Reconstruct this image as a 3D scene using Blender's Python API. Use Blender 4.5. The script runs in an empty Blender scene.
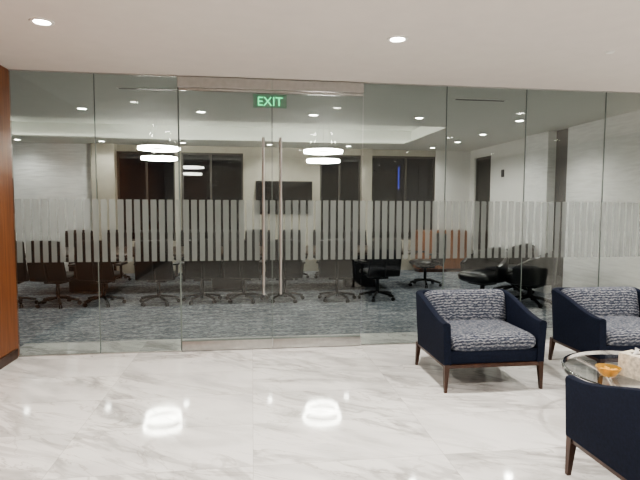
import bpy, bmesh, math, random
from mathutils import Vector, Matrix
random.seed(4)
C = bpy.context.scene.collection
R = math.radians
try:
    bpy.context.scene.view_settings.look = 'AgX - Medium High Contrast'
except Exception: pass

# ------------------------------------------------------------ materials
class NT:
    def __init__(s, name):
        s.m = bpy.data.materials.new(name); s.m.use_nodes = True
        s.t = s.m.node_tree; s.t.nodes.clear()
        s.out = s.n('ShaderNodeOutputMaterial')
    def n(s, typ, **kw):
        nd = s.t.nodes.new(typ)
        for k, v in kw.items():
            if k.startswith('i_'):
                key = k[2:]
                key = int(key) if key.isdigit() else key.replace('_', ' ')
                nd.inputs[key].default_value = v
            else: setattr(nd, k, v)
        return nd
    def l(s, a, b): s.t.links.new(a, b)
    def math(s, op, a, b=None, c=None):
        nd = s.n('ShaderNodeMath', operation=op)
        for i, v in enumerate((a, b, c)):
            if v is None: continue
            if isinstance(v, (int, float)): nd.inputs[i].default_value = v
            else: s.l(v, nd.inputs[i])
        return nd.outputs[0]
    def vmath(s, op, a, b=None):
        nd = s.n('ShaderNodeVectorMath', operation=op)
        for i, v in enumerate((a, b)):
            if v is None: continue
            if isinstance(v, tuple): nd.inputs[i].default_value = v
            else: s.l(v, nd.inputs[i])
        return nd.outputs[0]
    def ramp(s, fac, stops):
        nd = s.n('ShaderNodeValToRGB')
        el = nd.color_ramp.elements
        while len(el) < len(stops): el.new(0.5)
        for e, (p, c) in zip(el, stops):
            e.position = p; e.color = (*c, 1)
        s.l(fac, nd.inputs[0]); return nd.outputs[0]
    def mix(s, f, a, b, blend='MIX'):
        nd = s.n('ShaderNodeMix', data_type='RGBA', blend_type=blend)
        for i, v in ((0, f), (6, a), (7, b)):
            if isinstance(v, (int, float)): nd.inputs[i].default_value = v
            elif isinstance(v, tuple): nd.inputs[i].default_value = (*v, 1)
            else: s.l(v, nd.inputs[i])
        return nd.outputs[2]
    def bump(s, h, st=0.3, d=0.01):
        nd = s.n('ShaderNodeBump'); nd.inputs['Strength'].default_value = st
        nd.inputs['Distance'].default_value = d; s.l(h, nd.inputs['Height']); return nd.outputs[0]
    def pr(s, col, rough=0.5, metal=0.0, normal=None, **kw):
        p = s.n('ShaderNodeBsdfPrincipled')
        if isinstance(col, tuple): p.inputs['Base Color'].default_value = (*col, 1)
        else: s.l(col, p.inputs['Base Color'])
        if isinstance(rough, (int, float)): p.inputs['Roughness'].default_value = rough
        else: s.l(rough, p.inputs['Roughness'])
        p.inputs['Metallic'].default_value = metal
        for k, v in kw.items(): p.inputs[k.replace('_', ' ')].default_value = v
        if normal is not None: s.l(normal, p.inputs['Normal'])
        s.l(p.outputs[0], s.out.inputs[0]); return p

def plain(name, col, rough=0.5, metal=0.0, var=0.06, scale=6, **kw):
    t = NT(name)
    tc = t.n('ShaderNodeTexCoord')
    no = t.n('ShaderNodeTexNoise', i_Scale=scale, i_Detail=3.0); t.l(tc.outputs['Object'], no.inputs['Vector'])
    a = tuple(c * (1 - var) for c in col); b = tuple(min(1, c * (1 + var)) for c in col)
    t.pr(t.ramp(no.outputs['Fac'], [(0.3, a), (0.7, b)]), rough, metal, **kw)
    return t.m

def emis(name, col, st):
    t = NT(name); e = t.n('ShaderNodeEmission'); e.inputs[0].default_value = (*col, 1); e.inputs[1].default_value = st
    t.l(e.outputs[0], t.out.inputs[0]); return t.m

def wood(name, c1, c2, rough=0.35, axis=2):
    t = NT(name); tc = t.n('ShaderNodeTexCoord')
    sc = [14, 14, 14]; sc[axis] = 1.0
    v = t.vmath('MULTIPLY', tc.outputs['Object'], tuple(sc))
    no = t.n('ShaderNodeTexNoise', i_Scale=1.6, i_Detail=6.0, i_Distortion=0.6); t.l(v, no.inputs['Vector'])
    t.pr(t.ramp(no.outputs['Fac'], [(0.3, c1), (0.7, c2)]), rough); return t.m

def marble():
    t = NT('marble_tile'); tc = t.n('ShaderNodeTexCoord'); o = tc.outputs['Object']
    q = t.vmath('DIVIDE', o, (1.22, 0.61, 1.0)); fl = t.vmath('FLOOR', q); fr = t.vmath('FRACTION', q)
    wn = t.n('ShaderNodeTexWhiteNoise', noise_dimensions='3D'); t.l(fl, wn.inputs['Vector'])
    off = t.vmath('MULTIPLY', wn.outputs['Color'], (23.0, 31.0, 17.0))
    vr = t.n('ShaderNodeVectorRotate', rotation_type='Z_AXIS'); t.l(o, vr.inputs['Vector'])
    t.l(t.math('ADD', t.math('MULTIPLY', t.math('ROUND', wn.outputs['Value']), 3.14), 0.55), vr.inputs['Angle'])
    st = t.vmath('MULTIPLY', vr.outputs[0], (0.75, 2.2, 1.0))
    p = t.vmath('ADD', st, off)
    def vein(scale, width, dist, seedoff):
        pp = t.vmath('ADD', p, (seedoff, 0, seedoff))
        n = t.n('ShaderNodeTexNoise', i_Scale=scale, i_Detail=7.0, i_Roughness=0.55, i_Distortion=dist); t.l(pp, n.inputs['Vector'])
        a = t.math('ABSOLUTE', t.math('SUBTRACT', n.outputs['Fac'], 0.5))
        mr = t.n('ShaderNodeMapRange', interpolation_type='SMOOTHSTEP'); t.l(a, mr.inputs[0])
        mr.inputs[1].default_value = 0; mr.inputs[2].default_value = width; mr.inputs[3].default_value = 1; mr.inputs[4].default_value = 0
        return mr.outputs[0]
    v1 = vein(0.8, 0.05, 0.9, 0); v2 = vein(2.0, 0.022, 1.2, 9.3)
    n = t.n('ShaderNodeTexNoise', i_Scale=0.9, i_Detail=4.0); t.l(p, n.inputs['Vector'])
    mask = t.n('ShaderNodeMapRange'); t.l(n.outputs['Fac'], mask.inputs[0]); mask.inputs[1].default_value = 0.38; mask.inputs[2].default_value = 0.60
    cloud = t.n('ShaderNodeTexNoise', i_Scale=1.4, i_Detail=6.0, i_Distortion=0.8); t.l(p, cloud.inputs['Vector'])
    base = t.ramp(cloud.outputs['Fac'], [(0.3, (0.58, 0.58, 0.575)), (0.54, (0.82, 0.815, 0.80))])
    c = t.mix(t.math('MULTIPLY', t.math('MULTIPLY', v1, mask.outputs[0]), 0.62), base, (0.31, 0.305, 0.30))
    c = t.mix(t.math('MULTIPLY', t.math('MULTIPLY', v2, mask.outputs[0]), 0.5), c, (0.30, 0.28, 0.26))
    sp = t.n('ShaderNodeSeparateXYZ'); t.l(fr, sp.inputs[0])
    gx = t.math('MULTIPLY', t.math('MINIMUM', sp.outputs[0], t.math('SUBTRACT', 1.0, sp.outputs[0])), 1.22)
    gy = t.math('MULTIPLY', t.math('MINIMUM', sp.outputs[1], t.math('SUBTRACT', 1.0, sp.outputs[1])), 0.61)
    g = t.math('LESS_THAN', t.math('MINIMUM', gx, gy), 0.0018)
    c = t.mix(t.math('MULTIPLY', g, 0.6), c, (0.38, 0.37, 0.36))
    t.pr(c, 0.065, IOR=1.6); return t.m

def carpet():
    t = NT('carpet'); tc = t.n('ShaderNodeTexCoord'); o = tc.outputs['Object']
    n1 = t.n('ShaderNodeTexNoise', i_Scale=1.0, i_Detail=5.0, i_Roughness=0.7, i_Distortion=0.5); t.l(t.vmath('MULTIPLY', o, (3.5, 9, 1)), n1.inputs['Vector'])
    n2 = t.n('ShaderNodeTexNoise', i_Scale=1.0, i_Detail=2.0); t.l(t.vmath('MULTIPLY', o, (18, 32, 1)), n2.inputs['Vector'])
    f = t.math('ADD', t.math('MULTIPLY', n1.outputs['Fac'], 0.5), t.math('MULTIPLY', n2.outputs['Fac'], 0.5))
    c = t.ramp(f, [(0.40, (0.075, 0.085, 0.105)), (0.50, (0.16, 0.175, 0.20)), (0.61, (0.36, 0.375, 0.39))])
    t.pr(c, 0.95, normal=t.bump(f, 0.3, 0.01)); return t.m

def ripplewall(name, col, sz=0.09):
    t = NT(name); tc = t.n('ShaderNodeTexCoord'); o = tc.outputs['Object']
    n = t.n('ShaderNodeTexNoise', i_Scale=1.0, i_Detail=3.0); t.l(t.vmath('MULTIPLY', o, (3, 3, 26)), n.inputs['Vector'])
    c = t.ramp(n.outputs['Fac'], [(0.35, tuple(x * 0.88 for x in col)), (0.6, col)])
    t.pr(c, 0.6, normal=t.bump(n.outputs['Fac'], 0.4, 0.02)); return t.m

def patterned():
    t = NT('jacquard_fabric'); tc = t.n('ShaderNodeTexCoord'); o = tc.outputs['Object']
    sp = t.n('ShaderNodeSeparateXYZ'); t.l(o, sp.inputs[0])
    s = t.math('ADD', sp.outputs[1], t.math('MULTIPLY', sp.outputs[2], 1.0))
    nz = t.n('ShaderNodeTexNoise', i_Scale=1.0, i_Detail=3.0); t.l(t.vmath('MULTIPLY', o, (26, 10, 10)), nz.inputs['Vector'])
    ph = t.math('ADD', t.math('MULTIPLY', s, 200.0), t.math('MULTIPLY', nz.outputs['Fac'], 6.0))
    w = t.math('SINE', ph)
    n2 = t.n('ShaderNodeTexNoise', i_Scale=1.0, i_Detail=2.0); t.l(t.vmath('MULTIPLY', o, (40, 100, 100)), n2.inputs['Vector'])
    f = t.math('ADD', t.math('MULTIPLY', w, 0.12), n2.outputs['Fac'])
    c = t.ramp(f, [(0.36, (0.020, 0.027, 0.050)), (0.52, (0.085, 0.098, 0.13)), (0.66, (0.27, 0.28, 0.30))])
    t.pr(c, 0.85, normal=t.bump(f, 0.2, 0.004)); return t.m

def glass(name, tint, spec=0.9):
    t = NT(name)
    tr = t.n('ShaderNodeBsdfTransparent'); tr.inputs[0].default_value = (*tint, 1)
    gl = t.n('ShaderNodeBsdfGlossy'); gl.inputs['Roughness'].default_value = 0.0; gl.inputs['Color'].default_value = (spec, spec, spec, 1)
    fr = t.n('ShaderNodeFresnel', i_IOR=1.52); mx = t.n('ShaderNodeMixShader')
    t.l(fr.outputs[0], mx.inputs[0]); t.l(tr.outputs[0], mx.inputs[1]); t.l(gl.outputs[0], mx.inputs[2]); t.l(mx.outputs[0], t.out.inputs[0]); return t.m

def film():
    t = NT('frosted_vinyl')
    tr = t.n('ShaderNodeBsdfTransparent'); d = t.n('ShaderNodeBsdfDiffuse'); d.inputs[0].default_value = (0.40, 0.43, 0.42, 1)
    tl = t.n('ShaderNodeBsdfTranslucent'); tl.inputs[0].default_value = (0.40, 0.43, 0.42, 1)
    a = t.n('ShaderNodeMixShader', i_0=0.5); t.l(d.outputs[0], a.inputs[1]); t.l(tl.outputs[0], a.inputs[2])
    b = t.n('ShaderNodeMixShader', i_0=0.55); t.l(tr.outputs[0], b.inputs[1]); t.l(a.outputs[0], b.inputs[2])
    t.l(b.outputs[0], t.out.inputs[0]); return t.m

M = dict(
 marble=marble(), carpet=carpet(), jac=patterned(), film=film(),
 glass=glass('partition_glass', (0.90, 0.93, 0.91)), wglass=glass('window_glass', (0.5, 0.5, 0.52)),
 tglass=glass('table_glass', (0.80, 0.80, 0.78)),
 paint=plain('white_paint', (0.74, 0.73, 0.71), 0.7, var=0.02), ceil=plain('ceiling_paint', (0.70, 0.665, 0.63), 0.85, var=0.02),
 cceil=plain('conference_ceiling_paint', (0.64, 0.655, 0.62), 0.85, var=0.02),
 ripple=ripplewall('ripple_stone', (0.80, 0.80, 0.80)), beige=plain('beige_wall', (0.42, 0.395, 0.34), 0.7, var=0.05),
 wood=wood('cherry_wood', (0.17, 0.058, 0.02), (0.28, 0.105, 0.038)), walnut=wood('walnut', (0.03, 0.012, 0.007), (0.07, 0.03, 0.016), 0.3),
 steel=plain('brushed_steel', (0.52, 0.52, 0.51), 0.3, 0.9, var=0.06, scale=20), chrome=plain('chrome', (0.8, 0.8, 0.8), 0.08, 1.0, var=0.02),
 seam=plain('silicone_seam', (0.14, 0.17, 0.16), 0.4), navy=plain('navy_upholstery', (0.006, 0.010, 0.025), 0.85, var=0.25, scale=60, Specular_IOR_Level=0.25),
 black=plain('black_plastic', (0.006, 0.006, 0.007), 0.4, var=0.1), mesh=plain('black_fabric', (0.008, 0.008, 0.009), 0.7, var=0.3, scale=80),
 leather=plain('black_leather', (0.008, 0.008, 0.009), 0.3, var=0.2, scale=20),
 dark=plain('dark_panel', (0.025, 0.025, 0.028), 0.45), frame=plain('window_frame_dark', (0.05, 0.045, 0.04), 0.4),
 screen=plain('tv_screen', (0.006, 0.006, 0.007), 0.08), trimw=plain('white_trim', (0.8, 0.8, 0.78), 0.4, var=0.01),
 lampm=emis('lamp_lens', (1.0, 0.95, 0.87), 40.0), ring=emis('led_ring', (1.0, 0.95, 0.88), 70.0), cove=emis('cove_led', (1.0, 0.95, 0.87), 6.0),
 green=emis('exit_green', (0.10, 0.85, 0.35), 2.2), exitp=plain('exit_panel', (0.40, 0.66, 0.52), 0.3), blue=emis('blue_neon', (0.12, 0.16, 1.0), 3.0),
 table=wood('dark_table_veneer', (0.03, 0.018, 0.012), (0.06, 0.034, 0.022), 0.3, axis=0),
 tissue=plain('tissue_box_card', (0.66, 0.60, 0.50), 0.6, var=0.3, scale=40), paper=plain('tissue_paper', (0.85, 0.85, 0.84), 0.9, var=0.02),
 amber=plain('amber_glass', (0.80, 0.50, 0.12), 0.06, var=0.2, scale=30, Transmission_Weight=0.6), candy=plain('gold_candy', (0.75, 0.40, 0.06), 0.3, var=0.3, scale=60),
)

# ------------------------------------------------------------ mesh builder
class B:
    def __init__(s, name, mats):
        s.name = name; s.mats = mats; s.bm = bmesh.new()
    def _merge(s, b, mat, mtx=None):
        i = s.mats.index(mat)
        for f in b.faces: f.material_index = i
        if mtx is not None: bmesh.ops.transform(b, matrix=mtx, verts=b.verts)
        me = bpy.data.meshes.new('tmp'); b.to_mesh(me); b.free(); s.bm.from_mesh(me); bpy.data.meshes.remove(me)
    def box(s, mat, lo, hi, bev=0, seg=2, mtx=None):
        b = bmesh.new(); bmesh.ops.create_cube(b, size=1)
        for v in b.verts: v.co = Vector([lo[k] + (v.co[k] + .5) * (hi[k] - lo[k]) for k in range(3)])
        if bev: bmesh.ops.bevel(b, geom=b.edges[:], offset=bev, segments=seg, profile=0.5, affect='EDGES')
        s._merge(b, mat, mtx); return s
    def cyl(s, mat, p0, p1, r0, r1=None, n=16, mtx=None):
        r1 = r0 if r1 is None else r1
        p0 = Vector(p0); p1 = Vector(p1); d = p1 - p0
        b = bmesh.new(); bmesh.ops.create_cone(b, cap_ends=True, segments=n, radius1=r0, radius2=r1, depth=d.length)
        q = Vector((0, 0, 1)).rotation_difference(d.normalized())
        m = Matrix.Translation((p0 + p1) / 2) @ q.to_matrix().to_4x4()
        bmesh.ops.transform(b, matrix=m, verts=b.verts); s._merge(b, mat, mtx); return s
    def beam(s, mat, p0, w0, p1, w1, mtx=None):   # tapered square bar; w=(wx,wy)
        b = bmesh.new(); vs = []
        for p, w in ((p0, w0), (p1, w1)):
            for sx, sy in ((-1, -1), (1, -1), (1, 1), (-1, 1)):
                vs.append(b.verts.new((p[0] + sx * w[0] / 2, p[1] + sy * w[1] / 2, p[2])))
        for f in ((3, 2, 1, 0), (4, 5, 6, 7), (0, 1, 5, 4), (1, 2, 6, 5), (2, 3, 7, 6), (3, 0, 4, 7)): b.faces.new([vs[i] for i in f])
        bmesh.ops.recalc_face_normals(b, faces=b.faces); s._merge(b, mat, mtx); return s
    def lathe(s, mat, prof, c=(0, 0, 0), n=48, closed=False):
        b = bmesh.new(); rings = []
        for k in range(n):
            a = 2 * math.pi * k / n
            rings.append([b.verts.new((c[0] + r * math.cos(a), c[1] + r * math.sin(a), c[2] + z)) for r, z in prof])
        m = len(prof)
        for k in range(n):
            A, D = rings[k], rings[(k + 1) % n]
            for j in range(m if closed else m - 1):
                b.faces.new((A[j], D[j], D[(j + 1) % m], A[(j + 1) % m]))
        bmesh.ops.remove_doubles(b, verts=b.verts, dist=1e-5)
        bmesh.ops.recalc_face_normals(b, faces=b.faces); s._merge(b, mat); return s
    def tube(s, mat, pts, r, n=8):
        for a, c in zip(pts[:-1], pts[1:]): s.cyl(mat, a, c, r, n=n)
        for p in pts[1:-1]:
            b = bmesh.new(); bmesh.ops.create_icosphere(b, subdivisions=1, radius=r); bmesh.ops.translate(b, vec=p, verts=b.verts); s._merge(b, mat)
        return s
    def grid(s, mat, fn, nu, nv, closeu=False, mtx=None):
        b = bmesh.new(); g = [[b.verts.new(fn(i / nu, j / nv)) for j in range(nv + 1)] for i in range(nu + 1)]
        for i in range(nu):
            for j in range(nv): b.faces.new((g[i][j], g[i + 1][j], g[i + 1][j + 1], g[i][j + 1]))
        bmesh.ops.remove_doubles(b, verts=b.verts, dist=1e-5)
        bmesh.ops.recalc_face_normals(b, faces=b.faces); s._merge(b, mat, mtx); return s
    def pillow(s, mat, size, mtx, e=0.35, n=28):
        def sp(v, p): return math.copysign(abs(v) ** p, v)
        def fn(u, v):
            th = (v - .5) * math.pi; ph = u * 2 * math.pi
            return (size[0] / 2 * sp(math.cos(th), e * 1.6) * sp(math.cos(ph), e), size[1] / 2 * sp(math.cos(th), e * 1.6) * sp(math.sin(ph), e), size[2] / 2 * sp(math.sin(th), 0.75))
        return s.grid(mat, fn, n * 2, n, mtx=mtx)
    def done(s, loc=(0, 0, 0), rot=0, smooth=True, parent=None, scale=1):
        me = bpy.data.meshes.new(s.name)
        if scale != 1: bmesh.ops.scale(s.bm, vec=(scale,) * 3, verts=s.bm.verts)
        s.bm.to_mesh(me); s.bm.free()
        for k in s.mats: me.materials.append(M[k])
        if smooth:
            for p in me.polygons: p.use_smooth = True
            me.set_sharp_from_angle(angle=R(38))
        o = bpy.data.objects.new(s.name, me); C.objects.link(o); o.location = loc; o.rotation_euler = (0, 0, rot)
        if parent: o.parent = parent
        return o
def inst(o, loc, rot=0):
    n = bpy.data.objects.new(o.name.split('.')[0], o.data); C.objects.link(n); n.location = loc; n.rotation_euler = (0, 0, rot)
    return n

# ------------------------------------------------------------ dimensions
GY = 5.62; H = 2.95; BY = 12.2; XR = 5.4; XL = -6.2; LX = -2.43; LR = 7.0; LB = -3.6
# floors
B('floor', ['marble']).box('marble', (LX - .15, LB - .15, -.1), (LR + .15, 6.15, 0)).done(smooth=False)
fl2 = B('floor', ['carpet', 'marble']); fl2.box('carpet', (XL - .15, 6.15, -.1), (XR + .15, BY + .15, 0)).box('carpet', (XL - .15, GY - .08, -.1), (LX - .15, 6.15, 0)).done(smooth=False)
# lobby shell
B('ceiling', ['ceil']).box('ceil', (LX - .15, LB - .15, H), (LR + .15, GY + .02, H + .12)).done(smooth=False)
w = B('wall_left', ['wood', 'walnut']).box('wood', (LX - .15, LB, 0), (LX, GY + .03, H))
for k in range(8):
    y = GY - .55 - k * 1.15; w.box('walnut', (LX - .002, y, .1), (LX + .0015, y + .008, H))
w.done(smooth=False)
B('baseboard_left', ['walnut']).box('walnut', (LX, LB, 0), (LX + .015, GY - .05, .1)).done(smooth=False)
B('wall_back', ['paint']).box('paint', (LX - .15, LB - .15, 0), (LR + .15, LB, H)).done(smooth=False)
B('wall_right', ['paint']).box('paint', (LR, LB, 0), (LR + .15, GY, H)).done(smooth=False)
B('wall_front', ['wood']).box('wood', (XR, GY - .02, 0), (LR + .15, GY + .13, H)).done(smooth=False)
# conference shell
B('wall_south', ['paint']).box('paint', (XL, GY - .08, 0), (LX - .15, GY + .03, H)).done(smooth=False)
B('wall_west', ['paint']).box('paint', (XL - .15, GY - .08, 0), (XL, BY + .15, H + .4)).done(smooth=False)
w = B('wall_east', ['paint', 'ripple', 'dark', 'trimw'])
w.box('ripple', (XR, GY + .13, 0), (XR + .15, 8.24, H)).box('dark', (XR + .06, 8.24, 0), (XR + .15, 8.67, H))
w.box('ripple', (XR - .10, 8.67, 0), (XR + .15, 9.47, H)).box('paint', (XR, 9.47, 0), (XR + .15, 11.1, H))
w.box('paint', (XR, 11.1, 0), (XR + .15, 11.95, .5)).box('paint', (XR, 11.1, 2.75), (XR + .15, 11.95, H)).box('paint', (XR, 11.95, 0), (XR + .15, BY + .15, H))
w.done(smooth=False)
# conference back wall with window openings
w = B('wall_north', ['ripple', 'beige', 'paint'])
def wseg(mat, x0, x1, z0=0, z1=H): w.box(mat, (x0, BY, z0), (x1, BY + .15, z1))
wseg('ripple', XL, -3.55); wseg('beige', -3.55, -3.05)
WZ0, WZ1 = .75, 2.80
wseg('beige', -3.05, -.2, 0, WZ0); wseg('beige', -3.05, -.2, WZ1, H)
wseg('beige', -.2, 1.62)
wseg('beige', 1.62, 4.5, 0, WZ0); wseg('beige', 1.62, 4.5, WZ1, H)
wseg('paint', 4.5, XR)
w.done(smooth=False)
B('trim_2', ['beige']).box('beige', (-3.55, BY - .18, 0), (-3.05, BY, H)).done(smooth=False)
B('trim_3', ['beige']).box('beige', (2.62, BY - .16, 0), (2.86, BY + .1, H)).done(smooth=False)
B('trim_4', ['beige']).box('beige', (-1.75, BY - .08, WZ0), (-1.62, BY + .1, WZ1)).done(smooth=False)
# windows
wn = 7
def window(x0, x1, muls, tube=None):
    global wn; wn += 1
    b = B('window_%d' % wn, ['frame', 'wglass', 'blue'])
    t = .045; y0, y1 = BY + .03, BY + .09
    b.box('frame', (x0, y0, WZ0), (x1, y1, WZ0 + t)).box('frame', (x0, y0, WZ1 - t), (x1, y1, WZ1))
    for m in [x0 + t / 2, x1 - t / 2] + muls: b.box('frame', (m - t / 2, y0, WZ0 + t), (m + t / 2, y1, WZ1 - t))
    b.box('wglass', (x0 + t, BY + .055, WZ0 + t), (x1 - t, BY + .06, WZ1 - t))
    if tube: b.cyl('blue', (tube, BY + .12, 2.0), (tube, BY + .12, 2.55), .014)
    b.done(smooth=False)
window(-3.05, -1.75, [-2.4]); window(-1.62, -.2, [-.95]); window(1.62, 2.62, [2.1]); window(2.86, 4.5, [3.75], 3.6)
b = B('window_12', ['frame', 'wglass'])
b.box('frame', (XR + .04, 11.1, .5), (XR + .1, 11.15, 2.75)).box('frame', (XR + .04, 11.9, .5), (XR + .1, 11.95, 2.75)).box('frame', (XR + .04, 11.15, 2.7), (XR + .1, 11.9, 2.75)).box('frame', (XR + .04, 11.15, .5), (XR + .1, 11.9, .55))
b.box('wglass', (XR + .06, 11.15, .55), (XR + .065, 11.9, 2.7)).done(smooth=False)
B('baseboard_east', ['wood']).box('wood', (XR - .015, 9.47, 0), (XR, BY, .12)).done(smooth=False)
B('baseboard_north', ['wood']).box('wood', (4.5, BY - .015, 0), (XR - .015, BY, .12)).done(smooth=False)
# conference ceiling: soffit, tray and cove
TX0, TX1, TY0, TY1 = -4.7, 3.35, 8.55, 11.05; e = .25; TZ = 3.27
c = B('ceiling', ['cceil'])
c.box('cceil', (XL, GY + .02, H), (XR + .15, TY0, H + .03)).box('cceil', (XL, TY1, H), (XR + .15, BY + .15, H + .03))
c.box('cceil', (XL, TY0, H), (TX0, TY1, H + .03)).box('cceil', (TX1, TY0, H), (XR + .15, TY1, H + .03))
c.done(smooth=False)
c = B('tray_ceiling', ['cceil', 'cove'])
c.box('cceil', (TX0 - e, TY0 - e, TZ), (TX1 + e, TY1 + e, TZ + .05))
c.box('cceil', (TX0 - e, TY0 - e, H + .03), (TX1 + e, TY0 - e + .03, TZ)).box('cceil', (TX0 - e, TY1 + e - .03, H + .03), (TX1 + e, TY1 + e, TZ))
c.box('cceil', (TX0 - e, TY0 - e + .03, H + .03), (TX0 - e + .03, TY1 + e - .03, TZ)).box('cceil', (TX1 + e - .03, TY0 - e + .03, H + .03), (TX1 + e, TY1 + e - .03, TZ))
g = .17
c.box('cove', (TX0 - g, TY0 - g, H + .03), (TX1 + g, TY0 - g + .02, H + .05)).box('cove', (TX0 - g, TY1 + g, H + .03), (TX1 + g, TY1 + g + .02, H + .05))
c.box('cove', (TX0 - g, TY0 - g + .02, H + .03), (TX0 - g + .02, TY1 + g, H + .05)).box('cove', (TX1 + g - .02, TY0 - g + .02, H + .03), (TX1 + g, TY1 + g, H + .05))
c.done(smooth=False)

# ------------------------------------------------------------ glass partition
xs = [LX, -1.61, -.77, .22, 1.225, 2.19, 3.15, 4.15, XR]
n = 0
for i in (0, 1, 4, 5, 6, 7):
    x0, x1 = xs[i], xs[i + 1]; n += 1
    b = B('window_%d' % n, ['glass', 'seam', 'steel'])
    b.box('glass', (x0 + .006, GY - .005, .012), (x1 - .004, GY + .005, H - .012))
    b.box('seam', (x1 - .004, GY - .007, .012), (x1 + .004, GY + .007, H - .012))
    b.box('steel', (x0 + .005, GY - .014, 0), (x1, GY + .014, .012)).box('steel', (x0 + .005, GY - .014, H - .012), (x1, GY + .014, H))
    b.done(smooth=False)
HZ = 2.83
B('trim_1', ['steel', 'seam']).box('steel', (-.77, GY - .03, HZ), (.217, GY + .03, H - .01), .002).box('steel', (.223, GY - .03, HZ), (1.225, GY + .03, H - .01), .002).box('seam', (-.766, GY - .01, 0), (-.758, GY + .01, HZ)).done(smooth=False)
for k, (x0, x1, hx) in enumerate(((-.757, .216, .125), (.224, 1.218, .31))):
    b = B('door_%d' % (k + 1), ['glass', 'steel', 'seam'])
    b.box('glass', (x0, GY - .006, .11), (x1, GY + .006, HZ - .01))
    b.box('steel', (x0, GY - .022, .008), (x1, GY + .022, .115), .002)
    b.box('seam', (x0, GY - .0235, .113), (x1, GY + .0235, .118))
    b.box('steel', (x0, GY - .022, HZ - .03), (x1, GY + .022, HZ - .006), .002)
    ex = x1 if k == 0 else x0
    b.box('seam', (ex - .002, GY - .008, .115), (ex + .002, GY + .008, HZ - .055))
    for sy in (-1, 1):
        y = GY + sy * .065
        b.cyl('steel', (hx, y, .62), (hx, y, 2.32), .0145, n=20)
        for z in (.8, 2.14): b.cyl('steel', (hx, GY + sy * .007, z), (hx, y, z), .009)
    b.done()
# frosted vinyl bars
b = B('frosted_film', ['film']); bm = b.bm
x = LX + .05
while x < XR - .05:
    for z0, z1, wd in ((.99, 1.30, .055), (1.30, 1.65, .062)):
        vs = [bm.verts.new(p) for p in ((x - wd / 2, GY - .0075, z0), (x + wd / 2, GY - .0075, z0), (x + wd / 2, GY - .0075, z1), (x - wd / 2, GY - .0075, z1))]
        bm.faces.new(vs)
    x += .084
b.done(smooth=False)

# ------------------------------------------------------------ lights
def downlight():
    b = B('recessed_downlight', ['trimw', 'lampm'])
    b.lathe('trimw', [(.058, -.002), (.062, -.008), (.082, -.006), (.086, 0)])
    b.lathe('lampm', [(0, -.003), (.058, -.003)], n=24)
    return b
dl = None
def put(x, y, z, power, col=(1, .94, .86)):
    global dl
    if dl is None: o = dl = downlight().done((x, y, z))
    else:
        o = bpy.data.objects.new('recessed_downlight', dl.data); C.objects.link(o); o.location = (x, y, z)
    L = bpy.data.lights.new('downlight_lamp', 'SPOT'); L.energy = power; L.color = col; L.spot_size = R(150); L.spot_blend = .8; L.shadow_soft_size = .06
    lo = bpy.data.objects.new('downlight_lamp', L); C.objects.link(lo); lo.parent = o; lo.location = (0, 0, -.03)
for y in (4.13, 1.4, -1.4):
    for x in (-1.54, 1.18, 3.9, 6.2): put(x, y, H, 225 if y > 0 else 130)
for x in (-4.03, -2.38, -.73, .92, 2.57, 4.22): put(x, 7.72, H, 64, (1, .97, .93))
for x in (-4.9, -3.2, -1.5, .4, 2.2, 4.2): put(x, 11.62, H, 38, (1, .97, .93))
for y in (9.3, 10.5): put(4.35, y, H, 48, (1, .97, .93))
# pendants
def pendant():
    b = B('ring_pendant_light', ['chrome', 'ring', 'trimw'])
    b.lathe('chrome', [(0, 0), (.09, 0), (.09, -.03), (0, -.03)])
    for rad, z in ((.375, -.62), (.32, -.80)):
        b.lathe('ring', [(rad, z), (rad, z - .045), (rad - .022, z - .045), (rad - .022, z)], closed=True, n=64)
        b.lathe('chrome', [(rad + .004, z + .014), (rad + .004, z), (rad - .026, z), (rad - .026, z + .014)], closed=True, n=64)
        for k in range(3):
            a = k * 2.094 + .4; b.cyl('chrome', ((rad - .011) * math.cos(a), (rad - .011) * math.sin(a), z + .01), (.05 * math.cos(a), .05 * math.sin(a), -.03), .0025, n=6)
    return b
p1 = pendant().done((-1.7, 9.85, TZ)); p2 = inst(p1, (1.37, 9.85, TZ))
# exit sign
b = B('exit_sign', ['exitp', 'green', 'steel']).box('steel', (-.15, -.03, -.03), (.15, .03, 0), .004).box('exitp', (-.2, -.006, -.19), (.2, .006, -.03), .003)
ex = b.done((.22, 6.25, H))
cu = bpy.data.curves.new('exit_text', 'FONT'); cu.body = 'EXIT'; cu.size = .15; cu.align_x = 'CENTER'; cu.extrude = .002
tx = bpy.data.objects.new('exit_text', cu); C.objects.link(tx); tx.parent = ex; tx.location = (0, -.009, -.165); tx.rotation_euler = (R(90), 0, 0); cu.materials.append(M['green'])
B('fire_sprinkler', ['trimw']).lathe('trimw', [(0, -.012), (.03, -.012), (.04, 0)]).done((3.11, 4.19, H - .001))
for i, x in enumerate((-1.2, 2.9)):
    b = B('air_diffuser', ['trimw', 'dark']).box('trimw', (-.35, -.05, -.006), (.35, .05, 0)).box('dark', (-.33, -.03, -.008), (.33, -.008, -.0055)).box('dark', (-.33, .008, -.008), (.33, .03, -.0055)).done((x, 6.3, H), smooth=False)

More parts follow.
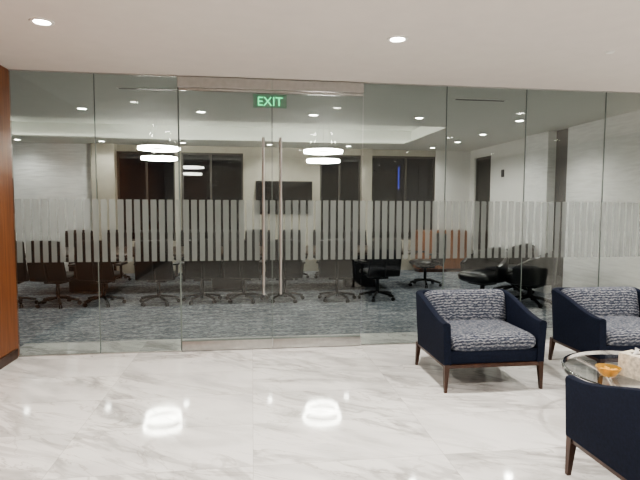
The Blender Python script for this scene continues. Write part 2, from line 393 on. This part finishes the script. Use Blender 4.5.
# ------------------------------------------------------------ conference furniture
b = B('conference_table', ['table', 'black'])
b.box('table', (-3.9, -.85, .70), (3.0, .8, .745), .012)
for x in (-3.0, -.45, 2.1): b.box('black', (x - .3, -.15, .0), (x + .3, .15, .70), .01)
b.done((0, 9.85, 0))
def office_chair():
    b = B('office_chair', ['black', 'mesh', 'leather'])
    for k in range(5):
        a = k * 2 * math.pi / 5 + .3; c, s = math.cos(a), math.sin(a)
        b.tube('black', [(.03 * c, .03 * s, .12), (.18 * c, .18 * s, .105), (.31 * c, .31 * s, .075)], .021)
        px, py = .31 * c, .31 * s
        b.cyl('black', (px - s * .022, py + c * .022, .03), (px - s * .006, py + c * .006, .03), .03)
        b.cyl('black', (px + s * .006, py - c * .006, .03), (px + s * .022, py - c * .022, .03), .03)
    b.cyl('black', (0, 0, .1), (0, 0, .40), .028); b.box('black', (-.14, -.15, .36), (.14, .15, .43), .01)
    b.pillow('leather', (.54, .52, .12), Matrix.Translation((0, .02, .465)), e=.45, n=14)
    nu = 14
    def surf(off):
        def fn(u, v):
            X = (u - .5) * (.56 - .05 * v)
            return (X, -.24 - .09 * v + .22 * X * X + off - .03 * math.sin(v * 3.1), .43 + .60 * v - .02 * (abs(u - .5) * 2) ** 3 * v)
        return fn
    b.grid('mesh', surf(0), nu, 10); b.grid('mesh', surf(-.03), nu, 10)
    f0 = surf(0)
    edge = [(i / nu, 0) for i in range(nu)] + [(1, j / 10) for j in range(10)] + [(1 - i / nu, 1) for i in range(nu)] + [(0, 1 - j / 10) for j in range(10)] + [(0, 0)]
    pts = [Vector(f0(*q)) + Vector((0, -.015, 0)) for q in edge]; b.tube('black', pts, .02, n=8)
    b.tube('black', [(0, -.08, .39), (0, -.26, .42), (0, -.31, .56), (0, -.33, .72)], .022)
    for s in (-1, 1):
        b.tube('black', [(s * .12, 0, .41), (s * .29, 0, .44), (s * .30, -.02, .64)], .02)
        b.box('leather', (s * .30 - .045, -.16, .635), (s * .30 + .045, .15, .67), .012)
    return b
oc = office_chair().done((-3.72, 8.5, 0), R(6))
for i, x in enumerate((-3.04, -2.36, -1.5, -.82, -.14, .54, 1.42, 2.12)): inst(oc, (x, 8.48 + random.uniform(-.06, .06), 0), R(random.uniform(-13, 13)))
for i, x in enumerate((-3.6, -2.85, -2.1, -1.35, -.6, .15, .9, 1.65, 2.4)): inst(oc, (x, 11.1, 0), R(180 + random.uniform(-15, 15)))
inst(oc, (3.42, 9.75, 0), R(95))
# black leather swivel lounge chairs (right end of the room)
def swivel():
    b = B('black_leather_armchair', ['leather', 'black', 'chrome'])
    for k in range(5):
        a = k * 2 * math.pi / 5 + .3; c, s = math.cos(a), math.sin(a)
        b.tube('black', [(0, 0, .12), (.18 * c, .18 * s, .09), (.33 * c, .33 * s, .035)], .024)
        b.cyl('black', (.33 * c - s * .02, .33 * s + c * .02, .03), (.33 * c + s * .02, .33 * s - c * .02, .03), .03)
    b.cyl('black', (0, 0, .1), (0, 0, .30), .035); b.box('black', (-.16, -.16, .27), (.16, .16, .33), .01)
    b.pillow('leather', (.62, .58, .20), Matrix.Translation((0, .03, .39)), e=.42, n=16)
    # wrapped back and arms
    def shell(o):
        def fn(u, v):
            a = R(210) * (u - .5) - math.pi / 2; q = abs(u - .5) * 2
            rr = .36 + o + .03 * v; hgt = .50 - .26 * q ** 1.5
            return (rr * math.cos(a) * 1.02, rr * math.sin(a), .34 + hgt * v)
        return fn
    b.grid('leather', shell(0), 24, 6); b.grid('leather', shell(-.07), 24, 6)
    f0, f1 = shell(0), shell(-.07)
    b.grid('leather', lambda u, v: tuple(Vector(f0(u, 1)).lerp(Vector(f1(u, 1)), v) + Vector((0, 0, .022 * math.sin(v * math.pi)))), 24, 4)
    for uu in (0, 1): b.grid('leather', lambda u, v: tuple(Vector(f0(uu, u)).lerp(Vector(f1(uu, u)), v)), 4, 4)
    b.grid('leather', lambda u, v: tuple(Vector(f0(u, 0)).lerp(Vector(f1(u, 0)), v)), 24, 2)
    return b
sc = swivel().done((3.85, 8.1, 0), R(115), scale=1.05); inst(sc, (4.5, 7.75, 0), R(35)); inst(sc, (4.75, 8.75, 0), R(110))
# credenza
b = B('credenza', ['wood', 'walnut']).box('wood', (-.62, -.22, .08), (.62, .2, 1.0), .006).box('walnut', (-.58, -.2, 0), (.58, .18, .08))
b.box('walnut', (-.003, -.223, .1), (.003, -.219, .98)); b.done((4.55, 11.93, 0))
# tv
b = B('television', ['black', 'screen']).box('black', (-.67, -.05, -.39), (.67, 0, .39), .006).box('screen', (-.655, -.053, -.375), (.655, -.049, .375)); b.done((.76, BY - .022, 1.77))
B('wall_speaker', ['dark']).box('dark', (-.03, -.05, -.08), (0, .05, .08), .006).done((XR, 10.5, 2.3))

# ------------------------------------------------------------ lounge chairs
def lounge():
    b = B('lounge_chair', ['navy', 'jac', 'walnut'])
    hx, d, r, t = .425, .365, .09, .06; z0 = .225
    path = []
    N = 12
    for i in range(N): path.append((-hx, -d + (2 * d - r) * i / N, -1, 0))
    for i in range(9):
        a = math.pi - i / 8 * math.pi / 2; path.append((-hx + r + r * math.cos(a), d - r + r * math.sin(a), math.cos(a), math.sin(a)))
    for i in range(1, 8): path.append((-hx + r + (2 * hx - 2 * r) * i / 8, d, 0, 1))
    rt = [(-p[0], p[1], -p[2], p[3]) for p in path if p[0] < -.001 and not (p[2] == 0)]
    path += rt[::-1]
    sm = lambda q: q * q * (3 - 2 * q)
    def topz(y): return .565 + .145 * sm(min(1, max(0, (y + d * .9) / (2 * d * .95))))
    bm = bmesh.new(); rows = []
    for (x, y, nx, ny) in path:
        zt = topz(y); sec = [(0, z0), (0, z0 + .15), (0, zt - .02), (.006, zt - .006), (.02, zt), (t - .02, zt), (t - .006, zt - .006), (t, zt - .02), (t, z0)]
        row = []
        for o, z in sec:
            fl = 1 + .045 * (z - z0) / .4
            row.append(bm.verts.new(((x - nx * o) * fl, (y - ny * o) * (fl if y > 0 else 1), z)))
        rows.append(row)
    m = len(rows[0])
    for A, D in zip(rows[:-1], rows[1:]):
        for j in range(m): bm.faces.new((A[j], D[j], D[(j + 1) % m], A[(j + 1) % m]))
    bm.faces.new(rows[0]); bm.faces.new(rows[-1][::-1]); bmesh.ops.recalc_face_normals(bm, faces=bm.faces)
    b._merge(bm, 'navy')
    b.box('navy', (-hx + .04, -d + .01, z0), (hx - .04, d - .03, .335), .012)
    b.pillow('jac', (.745, .68, .16), Matrix.Translation((0, -.045, .39)), e=.2, n=24)
    # back cushion: rounded block, crowned front
    def bc(u, v):
        th = (v - .5) * math.pi; ph = u * 2 * math.pi
        sp = lambda q, p: math.copysign(abs(q) ** p, q)
        X = .385 * sp(math.cos(ph), .22) * sp(math.cos(th), .5); Z = .16 * sp(math.sin(ph), .30) * sp(math.cos(th), .5); Y = .085 * sp(math.sin(th), .7)
        return (X, Y, Z)
    b.grid('jac', bc, 56, 24, mtx=Matrix.Translation((0, .235, .568)) @ Matrix.Rotation(R(-13), 4, 'X'))
    for s in (-1, 1):
        b.box('walnut', (s * .40 - .016, -.35, .195), (s * .40 + .016, .34, .228), .004)
        for yy, sl in ((-.345, -.012), (.335, .03)):
            b.beam('walnut', (s * (.40 + .008), yy + sl, 0), (.022, .022), (s * .40, yy, .228), (.042, .045))
    for yy in (-.35, .33): b.box('walnut', (-.40, yy - .015, .195), (.40, yy + .015, .228), .004)
    return b
lc = lounge().done((2.07, 4.47, 0), scale=1.07); inst(lc, (3.51, 4.47, 0)); inst(lc, (2.30, 2.34, 0), R(180))
# coffee table
b = B('coffee_table', ['tglass', 'chrome', 'steel'])
b.lathe('chrome', [(.57, .352), (.573, .38), (.565, .384), (.55, .384), (.55, .352)], closed=True, n=72)
b.lathe('tglass', [(0, .372), (.55, .372)], n=72)
b.lathe('chrome', [(.30, .06), (.30, .075), (.28, .075), (.28, .06)], closed=True)
for k in range(4):
    a = k * math.pi / 2 + .5; c, s = math.cos(a), math.sin(a)
    b.tube('chrome', [(.40 * c, .40 * s, 0), (.29 * c, .29 * s, .067), (.22 * c, .22 * s, .2), (.30 * c, .30 * s, .30), (.52 * c, .52 * s, .355)], .014)
b.done((2.88, 3.33, 0))
b = B('glass_candy_bowl', ['amber', 'candy']).lathe('amber', [(0, .006), (.035, .0), (.045, .004), (.07, .04), (.078, .062), (.072, .062), (.064, .042), (.04, .014), (0, .012)], n=32)
for k in range(14):
    a = k * 2.4; rr = .012 + .04 * (k / 14); b.pillow('candy', (.03, .022, .018), Matrix.Translation((rr * math.cos(a), rr * math.sin(a), .032 + .012 * (k % 2))) @ Matrix.Rotation(a, 4, 'Z'), e=.8, n=6)
b.done((2.55, 3.31, .3725), scale=1.1)
b = B('tissue_box', ['tissue', 'paper', 'dark']).box('tissue', (-.08, -.08, 0), (.08, .08, .165), .003)
b.lathe('dark', [(0, .1655), (.035, .1655)], n=20)
b.grid('paper', lambda u, v: (.035 * math.cos(u * 6.283) * (1 - .6 * v) + .01 * v, .014 * math.sin(u * 6.283 * 1) * (1 + .8 * math.sin(u * 12.5) * v), .1655 + .03 * v + .008 * math.sin(u * 12.5) * v), 20, 6)
b.done((2.75, 3.29, .3725), R(20))

# ------------------------------------------------------------ world, camera
wd = bpy.data.worlds.new('night'); bpy.context.scene.world = wd; wd.use_nodes = True
wd.node_tree.nodes['Background'].inputs[0].default_value = (.006, .008, .014, 1); wd.node_tree.nodes['Background'].inputs[1].default_value = 1
cam = bpy.data.cameras.new('camera'); co = bpy.data.objects.new('camera', cam); C.objects.link(co)
cam.sensor_width = 36; cam.lens = 510 / 640 * 36; cam.clip_start = .05
mt = Matrix.Rotation(R(-7.6), 4, 'Z') @ Matrix.Rotation(R(90 - 3.93), 4, 'X') @ Matrix.Rotation(R(.25), 4, 'Z')
mt.translation = (0, 0, 1.6); co.matrix_world = mt
bpy.context.scene.camera = co
